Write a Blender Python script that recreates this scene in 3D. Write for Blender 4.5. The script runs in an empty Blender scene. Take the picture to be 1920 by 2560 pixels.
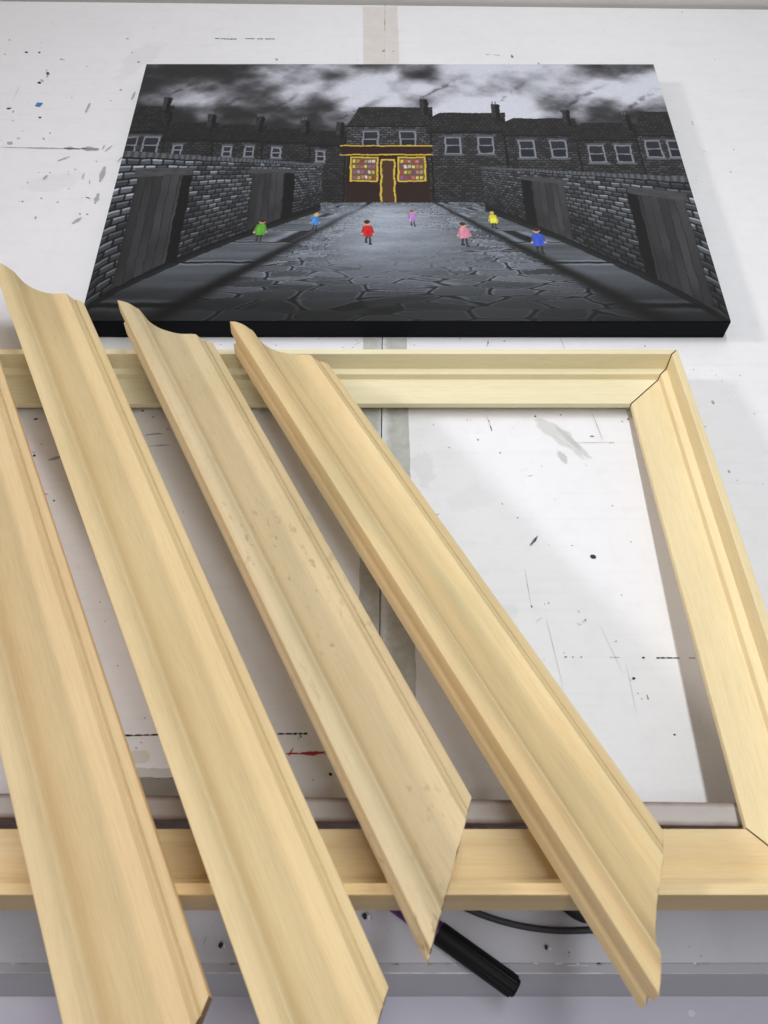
import bpy, bmesh, math, random
import numpy as np
from mathutils import Vector, Matrix
random.seed(7)
rng = np.random.default_rng(11)
S = bpy.context.scene
C = S.collection
R = math.radians

# ---------------------------------------------------------------- camera
H = 0.589
cam_d = bpy.data.cameras.new('camera'); cam = bpy.data.objects.new('camera', cam_d); C.objects.link(cam)
cam_d.sensor_fit = 'VERTICAL'; cam_d.sensor_height = 36; cam_d.sensor_width = 27
cam_d.lens = 2070 / 2560 * 36
cam_d.shift_x = 10 / 2560
cam_d.clip_start = 0.01; cam_d.clip_end = 50
cam.location = (0, 0, H); cam.rotation_euler = (R(90 - 58.5), 0, 0)
cam_d.dof.use_dof = True; cam_d.dof.focus_distance = 0.86; cam_d.dof.aperture_fstop = 15
S.camera = cam

# ---------------------------------------------------------------- world and lamps (indoor workshop)
w = bpy.data.worlds.new('World'); S.world = w; w.use_nodes = True
bg = w.node_tree.nodes['Background']; bg.inputs[1].default_value = 0.345
wt = w.node_tree; wtc = wt.nodes.new('ShaderNodeTexCoord'); wsp = wt.nodes.new('ShaderNodeSeparateXYZ'); wr = wt.nodes.new('ShaderNodeValToRGB')
wt.links.new(wtc.outputs['Generated'], wsp.inputs[0]); wt.links.new(wsp.outputs[2], wr.inputs[0]); wt.links.new(wr.outputs[0], bg.inputs[0])
wr.color_ramp.elements[0].position = 0.0; wr.color_ramp.elements[0].color = (.10, .095, .095, 1)      # dim lower room
wr.color_ramp.elements[1].position = 0.75; wr.color_ramp.elements[1].color = (1.0, .97, .99, 1)       # pale ceiling
def area(name, loc, target, sx, sy, power, col):
    d = bpy.data.lights.new(name, 'AREA'); d.shape = 'RECTANGLE'; d.size = sx; d.size_y = sy
    d.energy = power; d.color = col
    o = bpy.data.objects.new(name, d); C.objects.link(o); o.location = loc
    o.rotation_euler = (Vector(target) - Vector(loc)).to_track_quat('-Z', 'Y').to_euler()
    return o
# the tube right above the bench, running away from the viewer
area('bench_tube', (0.18, 0.90, 1.02), (0.18, 0.8999, 0), 0.05, 2.4, 13.0, (0.92, 0.975, 1.0))
# the tube further left in the room
area('side_tube', (-5.2, 1.25, 3.0), (0, 0.8, 0), 0.8, 0.6, 135, (1.0, 0.95, 0.97))
S.view_settings.view_transform = 'Standard'; S.view_settings.look = 'None'
S.view_settings.exposure = 0.06; S.view_settings.gamma = 1.0; S.view_settings.use_curve_mapping = False

# ---------------------------------------------------------------- helpers
def tag(o, label=None, cat=None, group=None, kind=None):
    if label: o['label'] = label
    if cat: o['category'] = cat
    if group: o['group'] = group
    if kind: o['kind'] = kind
    return o
def thing(name, label, cat, loc=(0, 0, 0), group=None):
    o = bpy.data.objects.new(name, None); C.objects.link(o); o.location = loc; o.empty_display_size = .05
    return tag(o, label, cat, group)
def mesh(name, verts, faces, mats, parent=None, mw=None, fm=None, smooth=False):
    me = bpy.data.meshes.new(name); me.from_pydata([tuple(v) for v in verts], [], faces); me.validate()
    for m in (mats if isinstance(mats, list) else [mats]): me.materials.append(m)
    if fm is not None:
        for p, i in zip(me.polygons, fm): p.material_index = i
    if smooth:
        for p in me.polygons: p.use_smooth = True
    o = bpy.data.objects.new(name, me); C.objects.link(o)
    if parent: o.parent = parent
    if mw is not None:
        o.matrix_world = mw if parent is None else mw
        if parent: o.matrix_parent_inverse = Matrix.Translation(parent.location).inverted()
    elif parent: o.matrix_parent_inverse = Matrix.Translation(parent.location).inverted()
    return o
def bevel(o, wd, seg=2, ang=35):
    m = o.modifiers.new('bevel', 'BEVEL'); m.width = wd; m.segments = seg; m.limit_method = 'ANGLE'; m.angle_limit = R(ang)
    return o

class NT:
    def __init__(s, name):
        s.m = bpy.data.materials.new(name); s.m.use_nodes = True; s.t = s.m.node_tree
        s.b = s.t.nodes['Principled BSDF']
    def n(s, typ, **kw):
        x = s.t.nodes.new(typ)
        for k, v in kw.items():
            if k.startswith('i_'):
                key = k[2:]; key = int(key) if key.isdigit() else key
                x.inputs[key].default_value = v
            else: setattr(x, k, v)
        return x
    def l(s, a, b): s.t.links.new(a, b)
    def noise(s, vec, scale, detail=3, rough=.55, dist=0):
        x = s.n('ShaderNodeTexNoise'); x.inputs['Scale'].default_value = scale; x.inputs['Detail'].default_value = detail
        x.inputs['Roughness'].default_value = rough; x.inputs['Distortion'].default_value = dist
        s.l(vec, x.inputs['Vector']); return x.outputs['Fac']
    def mapped(s, src, scale=(1, 1, 1), loc=(0, 0, 0), rot=(0, 0, 0)):
        x = s.n('ShaderNodeMapping'); x.inputs['Scale'].default_value = scale; x.inputs['Location'].default_value = loc; x.inputs['Rotation'].default_value = rot
        s.l(src, x.inputs['Vector']); return x.outputs[0]
    def ramp(s, fac, stops):
        x = s.n('ShaderNodeValToRGB'); e = x.color_ramp.elements
        while len(e) < len(stops): e.new(.5)
        for k, (p, c) in zip(e, stops):
            k.position = p; k.color = (c if hasattr(c, '__len__') else (c, c, c)) + (() if hasattr(c, '__len__') and len(c) == 4 else (1,)) if hasattr(c, '__len__') else (c, c, c, 1)
        s.l(fac, x.inputs[0]); return x.outputs[0]
    def mix(s, fac, a, b, mode='MIX'):
        x = s.n('ShaderNodeMix', data_type='RGBA', blend_type=mode)
        for sock, v in ((x.inputs[0], fac), (x.inputs[6], a), (x.inputs[7], b)):
            if hasattr(v, 'is_linked') or hasattr(v, 'links'): s.l(v, sock)
            elif hasattr(v, '__len__'): sock.default_value = tuple(v) + ((1,) if len(v) == 3 else ())
            else: sock.default_value = v
        return x.outputs[2]
    def math(s, op, a, b=None, clamp=False):
        x = s.n('ShaderNodeMath', operation=op, use_clamp=clamp)
        for i, v in enumerate((a, b)):
            if v is None: continue
            if hasattr(v, 'links'): s.l(v, x.inputs[i])
            else: x.inputs[i].default_value = v
        return x.outputs[0]
    def bump(s, h, strength, dist):
        x = s.n('ShaderNodeBump'); x.inputs['Strength'].default_value = strength; x.inputs['Distance'].default_value = dist
        s.l(h, x.inputs['Height']); s.l(x.outputs[0], s.b.inputs['Normal'])
def srgb(r, g, b):
    f = lambda c: ((c / 255 + .055) / 1.055) ** 2.4 if c > 10 else c / 255 / 12.92
    return (f(r), f(g), f(b))
def flat(name, col, rough=.5, spec=.5, metal=0):
    t = NT(name); t.b.inputs['Base Color'].default_value = tuple(col) + (1,); t.b.inputs['Roughness'].default_value = rough
    t.b.inputs['Specular IOR Level'].default_value = spec; t.b.inputs['Metallic'].default_value = metal
    return t.m

def wood(name, base, dark, seed, streak=.5, warm=None, warm_amt=0., specks=0., green=0., rough=.72):
    """bare sanded timber, grain along local X"""
    t = NT(name); tc = t.n('ShaderNodeTexCoord').outputs['Object']
    off = (seed * 1.37, seed * .71, seed * .39)
    broad = t.noise(t.mapped(tc, (1.1, 26, 26), off), 1.6, 3, .5, .35)
    fine = t.noise(t.mapped(tc, (9, 520, 520), off), 1.0, 3, .6, .1)
    pore = t.noise(t.mapped(tc, (60, 1500, 1500), off), 1.0, 2, .6)
    blot = t.noise(t.mapped(tc, (1, 1.6, 1.6), off), 9, 3, .55)
    w1 = t.n('ShaderNodeTexWave', wave_type='BANDS', bands_direction='Y'); w1.inputs['Scale'].default_value = 26
    w1.inputs['Distortion'].default_value = 5.5; w1.inputs['Detail'].default_value = 2; w1.inputs['Detail Scale'].default_value = .6
    t.l(t.mapped(tc, (.09, 1, 1), off), w1.inputs['Vector'])
    c = t.mix(t.math('MULTIPLY', t.ramp(broad, [(.36, 0.), (.68, 1.)]), .45 + .5 * min(1, streak)), base, dark)
    c = t.mix(t.math('MULTIPLY', t.ramp(w1.outputs['Fac'], [(.35, 0.), (.95, 1.)]), .38 * streak), c, dark)
    if warm: c = t.mix(t.math('MULTIPLY', t.ramp(t.noise(t.mapped(tc, (1.4, 44, 44), (off[1], off[0], 2)), 1.3, 3, .6, .4), [(.50, 0.), (.72, 1.)]), warm_amt), c, warm)
    if green: c = t.mix(t.math('MULTIPLY', t.ramp(t.noise(t.mapped(tc, (3, 17, 17), (off[2], 5, off[0])), 1.7, 3, .6, .5), [(.46, 0.), (.66, 1.)]), green), c, (.50, .47, .27))
    c = t.mix(.06, c, t.ramp(fine, [(.32, (.30, .17, .07)), (.6, (1., .96, .85))]), 'MULTIPLY')
    c = t.mix(.10, c, t.ramp(pore, [(.36, (.38, .22, .1)), (.50, (1., 1., 1.))]), 'MULTIPLY')
    c = t.mix(.13, c, t.ramp(blot, [(.35, (.62, .5, .36)), (.62, (1., 1., 1.))]), 'MULTIPLY')
    if specks:
        sp = t.noise(t.mapped(tc, (120, 200, 200), off), 1.0, 2, .5)
        sxx = t.n('ShaderNodeSeparateXYZ'); t.l(tc, sxx.inputs[0]); msk = t.math('MULTIPLY', t.ramp(t.noise(tc, 13, 2, .5), [(.45, 0.), (.62, 1.)]), t.ramp(sxx.outputs[0], [(.12, .15), (.30, 1.)]))
        c = t.mix(t.math('MULTIPLY', t.math('MULTIPLY', t.ramp(sp, [(.60, 0.), (.68, 1.)]), msk), specks), c, (.26, .18, .09))
    t.l(c, t.b.inputs['Base Color']); t.b.inputs['Roughness'].default_value = rough
    t.b.inputs['Specular IOR Level'].default_value = .2
    t.bump(t.math('ADD', fine, t.math('MULTIPLY', pore, .5)), .16, .00035)
    return t.m
def endgrain(name, base):
    t = NT(name); tc = t.n('ShaderNodeTexCoord').outputs['Object']
    n1 = t.noise(tc, 900, 3, .7); n2 = t.noise(t.mapped(tc, (1, 1, 5)), 120, 2)
    c = t.mix(.5, base, t.ramp(n1, [(.35, (.55, .40, .25)), (.65, (1, .95, .85))]), 'MULTIPLY')
    c = t.mix(t.ramp(n2, [(.4, 0.), (.7, .4)]), c, (.34, .22, .11))
    t.l(c, t.b.inputs['Base Color']); t.b.inputs['Roughness'].default_value = .8; t.bump(n1, .3, .0004)
    return t.m

# ---------------------------------------------------------------- bench
def paint_white(name, base, dirt=.5, rough=.42, patchy=True, wood_edge=False, ledge=False):
    t = NT(name); tc = t.n('ShaderNodeTexCoord').outputs['Object']
    n1 = t.noise(tc, 5.5, 5, .62, .3); n2 = t.noise(t.mapped(tc, (6, 160, 60)), 1, 3, .6); n3 = t.noise(tc, 60, 4, .65)
    c = t.mix(t.math('MULTIPLY', t.ramp(n1, [(.45, 0.), (.75, 1.)]), .28 * dirt), base, (.56, .56, .53))
    c = t.mix(t.math('MULTIPLY', t.ramp(n3, [(.50, 0.), (.80, 1.)]), .22 * dirt), c, (.50, .50, .48))
    c = t.mix(t.math('MULTIPLY', t.ramp(n2, [(.52, 0.), (.70, 1.)]), .10), c, (.6, .6, .6))
    # small flecks of dirt
    v = t.n('ShaderNodeTexVoronoi', feature='F1'); v.inputs['Scale'].default_value = 34; t.l(tc, v.inputs['Vector'])
    fl = t.math('MULTIPLY', t.ramp(v.outputs['Distance'], [(.0, 1.), (.035, 1.), (.06, 0.)]), t.ramp(t.noise(tc, 6, 2), [(.52, 0.), (.56, 1.)]))
    c = t.mix(t.math('MULTIPLY', fl, .45 * dirt), c, (.22, .2, .18))
    if not ledge and patchy:
        # wiped glue smear and grimy patches with a place of their own
        def smear(cx, cy, ax, ay, rot, amt, col, sc=34):
            nonlocal c
            mp = t.n('ShaderNodeMapping', vector_type='TEXTURE'); mp.inputs['Location'].default_value = (cx, cy, 0)
            mp.inputs['Rotation'].default_value = (0, 0, R(rot)); mp.inputs['Scale'].default_value = (ax, ay, 1); t.l(tc, mp.inputs['Vector'])
            ln = t.n('ShaderNodeVectorMath', operation='LENGTH'); t.l(mp.outputs[0], ln.inputs[0])
            d = t.math('ADD', ln.outputs['Value'], t.math('MULTIPLY', t.math('SUBTRACT', t.noise(tc, sc, 4, .6), .5), 2.2))
            c = t.mix(t.math('MULTIPLY', t.ramp(d, [(.72, 1.), (.95, 0.)]), amt), c, col)
        smear(.1585, .440, .030, .0095, -50, .5, (.47, .48, .45))
        smear(.1700, .4330, .026, .003, -52, .5, (.45, .46, .43), 80)
        smear(.1590, .4170, .008, .004, -60, .55, (.36, .37, .36), 90)
        smear(.037, .405, .010, .022, 10, .28, (.55, .57, .57), 60)
        smear(.080, .372, .030, .012, 15, .14, (.55, .57, .58))
        smear(.046, .345, .014, .005, -5, .32, (.46, .48, .50), 60)
        smear(.09, .27, .02, .01, 5, .22, (.55, .57, .58))
        smear(-.36, .79, .03, .02, 20, .2, (.62, .6, .58))
        smear(-.170, .158, .008, .005, 0, .5, (.58, .56, .40))
        smear(-.30, 1.03, .05, .02, 60, .2, (.6, .58, .57))
    t.l(c, t.b.inputs['Base Color'])
    rr = t.ramp(n1, [(.3, rough - .06), (.7, rough + .14)]); t.l(rr, t.b.inputs['Roughness'])
    t.b.inputs['Specular IOR Level'].default_value = .35
    t.bump(t.math('ADD', t.math('MULTIPLY', n3, .6), n2), .25, .0006)
    return t.m
m_top = paint_white('bench_white_paint', (.86, .845, .862), .55)
m_ledge = paint_white('ledge_shaded_grey', (.66, .65, .71), 1.0, .5, ledge=True)  # grey darkened further: the viewer's shade is put into the colour
m_slope = paint_white('ledge_front_shaded', (.50, .49, .53), .8, .55, ledge=True)  # darker copy of the ledge colour, shading of its sloping front painted in
m_shelf = paint_white('shelf_shaded_lilac', (.54, .52, .61), .8, .5, ledge=True)  # lilac-grey with the shade over the low shelf mixed in
m_brown = flat('bare_chipboard_edge', (.10, .055, .03), .9)
m_dark = flat('dark_gap', (.02, .018, .018), .9)

def prism(poly, z0, z1):
    n = len(poly); v = [(x, y, z1) for x, y in poly] + [(x, y, z0) for x, y in poly]
    f = [list(range(n)), list(range(2 * n - 1, n - 1, -1))] + [[i, i + n, (i + 1) % n + n, (i + 1) % n] for i in range(n)]
    return v, f
def signed(poly):
    a = sum(poly[i][0] * poly[(i + 1) % len(poly)][1] - poly[(i + 1) % len(poly)][0] * poly[i][1] for i in range(len(poly)))
    return poly if a > 0 else poly[::-1]

bench = thing('workbench', 'scuffed white painted workbench with taped joint, front batten and lower grey ledge', 'workbench', (0, .6, -.05))
yf = lambda x: 1.1543 - .0205 * x          # far edge
def yb(x): return .1190 - .0122 * x        # back edge of the batten
yn = lambda x: .1045 - .0110 * x           # near edge of the batten and bench top
seam = lambda y: .0014 + (y - .4575) * .0074
XL, XR = -1.1, 1.25
g = .0004
for nm, poly in (('top_panel', [(XL, yn(XL)), (seam(.1) - g, yn(0)), (seam(1.154) - g, yf(0)), (XL, yf(XL))]),
                 ('top_panel', [(seam(.1) + g, yn(0)), (XR, yn(XR)), (XR, yf(XR)), (seam(1.154) + g, yf(0))])):
    v, f = prism(signed(poly), -.022, 0)
    bevel(mesh(nm, v, f, m_top, bench), .0006, 2)
# carcass under the top, seen as the dark joint
v, f = prism(signed([(XL, yn(XL) + .006), (XR, yn(XR) + .006), (XR, 1.13), (XL, 1.13)]), -.16, -.0225)
mesh('bench_frame', v, f, m_slope, bench)

# worn paper tape over the joint
def tape_mat():
    t = NT('worn_joint_tape'); tc = t.n('ShaderNodeTexCoord').outputs['Object']
    sx = t.n('ShaderNodeSeparateXYZ'); t.l(tc, sx.inputs[0])
    n = t.noise(tc, 70, 5, .7, .3); n2 = t.noise(tc, 240, 3, .7)
    far = t.ramp(sx.outputs[1], [(.62, 0.), (.80, 1.)])
    near_c = t.mix(t.ramp(n, [(.35, 0.), (.70, 1.)]), (.55, .55, .52), (.41, .41, .37))
    near_c = t.mix(t.math('MULTIPLY', t.ramp(n2, [(.55, 0.), (.7, 1.)]), .35), near_c, (.66, .66, .62))
    far_c = t.mix(t.ramp(n, [(.35, 0.), (.75, 1.)]), (.75, .70, .67), (.68, .62, .58))
    c = t.mix(far, near_c, far_c)
    # glue squeezed out along the joint
    e = t.math('ABSOLUTE', t.math('SUBTRACT', sx.outputs[0], .0030)); e = t.math('ADD', e, t.math('MULTIPLY', t.math('SUBTRACT', n, .5), .012))
    c = t.mix(t.math('MULTIPLY', t.ramp(e, [(.0025, 1.), (.0045, 0.)]), t.math('SUBTRACT', 1.0, far)), c, (.72, .73, .74))
    t.l(c, t.b.inputs['Base Color']); t.b.inputs['Roughness'].default_value = .7; t.bump(n2, .3, .0005)
    return t.m
m_tape = tape_mat()
def ragged(pts, step=.006, amp=.0004):
    out = []
    for a, b in zip(pts, pts[1:] + pts[:1]):
        L = math.hypot(b[0] - a[0], b[1] - a[1]); k = max(1, int(L / step))
        for i in range(k):
            u = i / k; out.append((a[0] + (b[0] - a[0]) * u + random.uniform(-amp, amp), a[1] + (b[1] - a[1]) * u + random.uniform(-amp, amp)))
    return out
for side in (-1, 1):
    if side < 0: P = [(-.0165, .125), (seam(.125) - .0007, .125), (seam(.66) - .0007, .66), (seam(.68) - .00005, .68), (seam(1.15) - .00005, 1.150), (-.0225, 1.150), (-.0162, .60)]
    else: P = [(seam(.125) + .0007, .125), (.0268, .125), (.0258, .45), (.0256, .60), (.0232, 1.150), (seam(1.15) + .00005, 1.150), (seam(.68) + .00005, .68), (seam(.66) + .0007, .66)]
    v, f = prism(signed(ragged(P)), .0001, .00035)
    mesh('joint_tape', v, f, m_tape, bench)

# stop batten along the front edge
TILT = 7.1965; T = R(TILT)
EX = Vector((1, 0, 0)); EY = Vector((0, -math.cos(T), math.sin(T))); N = Vector((0, math.sin(T), math.cos(T)))
O = Vector((0, .5, .0355))
FC = Vector((.2658, .5106, .0342)); FC = FC + N * ((O - FC).dot(N))          # far right outer corner of the frame, on the top plane
TH = FC.z / math.cos(T) - .0001                                              # frame thickness: its far edge rests on the bench
def under_z(y):                                                              # underside of the frame above y
    P = FC - N * TH; return P.z + (P.y - y) * math.tan(T)
bt = under_z(yb(.3)) - .0004
def batten_mat():
    t = NT('old_white_paint_on_wood'); tc = t.n('ShaderNodeTexCoord').outputs['Object']; 
    sz = t.n('ShaderNodeSeparateXYZ'); t.l(tc, sz.inputs[0])
    n = t.noise(t.mapped(tc, (14, 120, 120)), 1, 4, .7, .2); n2 = t.noise(tc, 42, 4, .65)
    c = t.mix(t.math('MULTIPLY', t.ramp(n, [(.45, 0.), (.7, 1.)]), .25), (.80, .785, .78), (.62, .60, .58))
    c = t.mix(t.math('MULTIPLY', t.ramp(n2, [(.5, 0.), (.75, 1.)]), .5), c, (.48, .45, .40))
    # paint worn off along both edges (local y is measured across the batten)
    wy = t.math('ADD', sz.outputs[1], t.math('MULTIPLY', sz.outputs[0], .0116))
    ed = t.math('ABSOLUTE', t.math('SUBTRACT', wy, .11175))
    ed = t.math('ADD', ed, t.math('MULTIPLY', t.math('SUBTRACT', t.noise(t.mapped(tc, (60, 60, 60)), 1, 4, .7), .5), .0024))
    c = t.mix(t.ramp(ed, [(.0066, 0.), (.0069, 1.)]), c, (.13, .07, .04))
    nr = t.math('ADD', wy, t.math('MULTIPLY', t.math('SUBTRACT', t.noise(t.mapped(tc, (45, 45, 45)), 1, 5, .75), .5), .0030))
    c = t.mix(t.ramp(nr, [(.1050, 1.), (.1052, 0.)]), c, (.15, .075, .04))
    nz = t.ramp(sz.outputs[2], [(bt - .0050, 0.), (bt - .0045, 1.), (bt - .0012, 1.), (bt - .0008, 0.)])
    c = t.mix(nz, c, (.17, .085, .05))
    t.l(c, t.b.inputs['Base Color']); t.b.inputs['Roughness'].default_value = .65; t.bump(n2, .3, .0008)
    return t.m
v, f = prism(signed([(XL, yn(XL)), (XR, yn(XR)), (XR, yb(XR)), (XL, yb(XL))]), .0003, bt)
bevel(mesh('front_batten', v, f, batten_mat(), bench), .0004, 1)
# torn remains of paint and paper against the batten
zs = .0006
def to_plane(px, py, z=0.0):
    f_ = 2070.; P_ = R(58.5); a = (px - 950) / f_; b = (1280 - py) / f_
    d = Vector((a, math.cos(P_) + b * math.sin(P_), -math.sin(P_) + b * math.cos(P_)))
    k = (z - H) / d.z; return (d.x * k, d.y * k)
m_scrap = flat('torn_grey_paper', (.60, .60, .57), .8)
m_scrapd = flat('bare_patch', (.27, .25, .22), .85)
v, f = prism(signed(ragged([(-.172, .1435), (-.090, .1435), (-.090, .1500), (-.170, .1500)], .004, .0005)), .0002, .0012); mesh('paper_scrap', v, f, m_scrap, bench)
v, f = prism(signed(ragged([(-.171, .120), (-.090, .120), (-.090, .1432), (-.172, .1432), (-.168, .138)], .004, .0006)), .0001, .0003); mesh('bare_patch', v, f, m_scrapd, bench)

# ledge in front, lower, its sloping front, and the shelf below it
zl = -.05
def strip(name, pts, mat, thick=.0):
    v = []; f = []
    for x in (XL, XR):
        for y, z in pts: v.append((x, y, z))
    n = len(pts)
    for i in range(n): f.append([i, (i + 1) % n, (i + 1) % n + n, i + n])
    f += [list(range(n))[::-1], list(range(n, 2 * n))]
    o = mesh(name, v, f, mat, bench); return o
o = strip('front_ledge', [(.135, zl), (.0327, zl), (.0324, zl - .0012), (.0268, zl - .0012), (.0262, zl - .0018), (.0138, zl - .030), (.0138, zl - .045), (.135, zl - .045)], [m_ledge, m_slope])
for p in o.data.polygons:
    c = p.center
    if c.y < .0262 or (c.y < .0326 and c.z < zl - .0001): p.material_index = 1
bevel(o, .0005, 2)
for p in o.data.polygons: p.use_smooth = False
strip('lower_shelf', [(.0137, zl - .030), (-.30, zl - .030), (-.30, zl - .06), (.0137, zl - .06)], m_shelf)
for sx in (-.95, 1.1):
    for sy in (.16, 1.05):
        v, f = prism([(sx - .04, sy - .04), (sx + .04, sy - .04), (sx + .04, sy + .04), (sx - .04, sy + .04)], -.85, -.161)
        mesh('leg', v, f, m_slope, bench)

# marks on the bench top: cut lines, dents, paint spots
marks = {'blk': ([], []), 'gry': ([], []), 'red': ([], []), 'blu': ([], []), 'pal': ([], []), 'brn': ([], [])}
def blob(kind, px, py, rx, ry=None, rot=0, z=0., n=9, jag=.25, world=False, lift=.00045):
    """a small irregular flake of thickness; rx, ry in mm on the surface"""
    x, y = (px, py) if world else to_plane(px, py, z)
    ry = ry or rx; V, F = marks[kind]; b = len(V); ca, sa = math.cos(R(rot)), math.sin(R(rot))
    n = max(n, 6)
    ring = []
    for i in range(n):
        a = 2 * math.pi * i / n; k = 1 + random.uniform(-jag, jag)
        u, w_ = rx * .001 * k * math.cos(a), ry * .001 * k * math.sin(a); ring.append((x + u * ca - w_ * sa, y + u * sa + w_ * ca))
    V += [(p[0], p[1], z + lift) for p in ring] + [(p[0], p[1], z + .00002) for p in ring]
    F.append([b + i for i in range(n)])
    for i in range(n): F.append([b + i, b + n + i, b + n + (i + 1) % n, b + (i + 1) % n])
def dashes(kind, x0, y0, x1, y1, dens, wd, lo=.6, hi=3.2, z=0.):
    a = Vector(to_plane(x0, y0, z)); b_ = Vector(to_plane(x1, y1, z)); L = (b_ - a).length; s = 0
    ang = math.degrees(math.atan2(b_.y - a.y, b_.x - a.x))
    while s < L:
        l = random.uniform(lo, hi) * .001
        if random.random() < dens:
            p = a.lerp(b_, min(1, (s + l / 2) / L)); blob(kind, p.x, p.y, l * 500, wd * random.uniform(.6, 1.2), ang, z, 10, .2, True)
        s += l
def scratch(kind, x0, y0, x1, y1, wd, z=0., bow=0, segs=7, jit=.3):
    a = Vector(to_plane(x0, y0, z)); b_ = Vector(to_plane(x1, y1, z)); d = b_ - a; nn = Vector((-d.y, d.x)).normalized()
    V, F = marks[kind]; b0 = len(V); k = segs
    for i in range(k + 1):
        u = i / k; p = a + d * u + nn * (bow * .001 * math.sin(math.pi * u)); w_ = wd * .0005 * (math.sin(math.pi * min(max(u, .06), .94)) ** .6) * (1 + random.uniform(-jit, jit))
        for s_ in (-1, 1): q = p + nn * w_ * s_; V.append((q.x, q.y, z + .0004))
    for i in range(k): F.append([b0 + 2 * i, b0 + 2 * i + 2, b0 + 2 * i + 3, b0 + 2 * i + 1])
# black cut lines
dashes('blk', 533, 96, 572, 98, .45, .7); dashes('blk', 575, 98, 592, 98, 1, .8); dashes('blk', 608, 97, 692, 98, .8, .8, .8, 3)
dashes('blk', 1640, 1645, 1690, 1645, 1., .55, 3, 8); dashes('blk', 1625, 1644, 1640, 1645, .5, .4)
blob('blk', 1608.5, 1644.5, 1.2, .7); blob('blk', 1414, 1642.5, 1.1, .45); blob('blk', 1432, 1643, .7, .4); blob('blk', 1453, 1643, .7, .4)
dashes('gry', 1525, 1643.5, 1545, 1644, .8, .35); dashes('gry', 1722, 1645, 1736, 1645, 1, .5)
dashes('blk', 309, 1839, 395, 1837, .93, .7, 2, 7); dashes('blk', 694, 1835, 800, 1834, .93, .8, 2, 6)
blob('blk', 752, 1841, .5, 1.2, 20)
# spots
blob('blk', 1482.5, 1392, 2.4, 1.9, -10, n=20, jag=.06); blob('blk', 1430, 1364, .45); blob('blk', 1294, 1295, .5); blob('blk', 1338, 1041, .95, .8); blob('blk', 1402, 1037.5, .55)
blob('blk', 1584.5, 1696.5, 1.5, .9, 10); blob('gry', 1577, 1700, .4); blob('gry', 1594.5, 1733.5, .5); blob('gry', 1604.5, 1747, .55); blob('brn', 1618.5, 1742, .35, 1.6, 8); blob('brn', 1620, 1747, .55, .7)
blob('blk', 1686.5, 1837, .9, .6); blob('blk', 1554, 1488, .4); blob('gry', 1577, 1355, .7, .5); blob('gry', 1539, 1604, .6)
scratch('gry', 1326, 1364, 1344, 1340, 2.2); scratch('blk', 1334, 1353, 1343, 1342, .9); scratch('pal', 1325, 1363, 1345, 1345, 1.2)
for p in ((1361.5, 1510, .5), (1371.5, 1507.5, .9), (1447, 1529, .7), (1447, 1560, .5), (1443, 1559, .4), (1446.5, 1564, .45), (1451.5, 1561.5, .6), (1464, 1551, .8), (1410, 1632, .5), (1360, 1649, .5), (1541, 1603, .6)): blob('gry', p[0], p[1], p[2] * .6, p[2], 20)
scratch('gry', 1456, 1557, 1466, 1546, .9); scratch('gry', 1341, 1558, 1357, 1545, .45, bow=1)
scratch('gry', 1312, 1424, 1327, 1512, .4); scratch('gry', 1365, 1545, 1409, 1725, .3); blob('blk', 1329, 1516, .5, 1.2, 15)
scratch('gry', 1565, 1660, 1592, 1787, .25); scratch('gry', 1498, 1560, 1560, 1690, .2)
scratch('gry', 1215, 1036, 1229, 1076, .5); dashes('blk', 1222, 1052, 1229, 1076, .6, .45, .8, 2.4); scratch('gry', 1478, 1028, 1506, 1100, .5); scratch('gry', 1430, 1108, 1525, 1106, .4); dashes('gry', 1522, 1107, 1535, 1107, 1, .4)
blob('gry', 1555, 1054, .6, 1.1, 30); blob('gry', 1570, 1047, 1, .7); blob('brn', 1569, 1049, .7, .5); blob('gry', 1194.5, 1099.5, 1.1, 1.0); blob('gry', 1123, 1119, .9, .5, -30); blob('gry', 1250, 1132, .9)
blob('red', 1480, 1091, 1.9, .6); blob('gry', 1168, 1050, .5); blob('gry', 1176, 1050, .4); blob('gry', 1084, 1062, .7)
for a in ((1272, 1078, 1300, 1052), (1298, 1182, 1322, 1168), (1318, 1191, 1333, 1188), (1385, 1085, 1440, 1125), (1538, 1102, 1546, 1092), (1524, 1260, 1535, 1264)): scratch('pal', *a, .8, bow=.5)
scratch('gry', 1318, 1191, 1332, 1189, .35); blob('gry', 1531, 1264.5, .9, .4); blob('gry', 1354, 1166, .4); blob('gry', 1256, 1260, .5, .9, 25)
# between the moldings
blob('red', 730, 1884, 4.8, .7, 2, jag=.15); blob('red', 778, 1883, 9, 1.4, 3, jag=.35, n=18); scratch('red', 722, 1890, 733, 1870, 1.3)
for p in ((340, 1870, .6), (352, 1856, .5), (747, 1846, .6), (827, 1936, 1.1), (825, 1935, .8), (782, 1950, .5), (395, 1560, .5), (498, 1453, .7), (362, 1795, .5), (503, 1480, .4), (458, 1280, .5), (135, 1252, .8), (86, 1139, 1.2), (104, 1111, .6), (250, 1505, .5)): blob('blk' if p[2] > .75 else 'gry', p[0], p[1], p[2])
blob('blk', 90, 1048, 1.8, .8, 10); blob('blk', 357, 1027.5, 1.4, .7); blob('gry', 139, 1146, 4, 1.2, 25); scratch('gry', 120, 1152, 142, 1142, 1.8); scratch('blk', 363, 1089, 408, 1085, .9, bow=.6); scratch('gry', 372, 1116, 424, 1114, .9); scratch('gry', 388, 1113, 430, 1112, .4); blob('gry', 383, 1043, 1.5, .8); blob('gry', 420, 1073, 1.3, .7)
scratch('gry', 108, 1234, 122, 1236, .9); blob('gry', 84, 1131, 1, .4); blob('gry', 112, 1237, .8)
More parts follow.
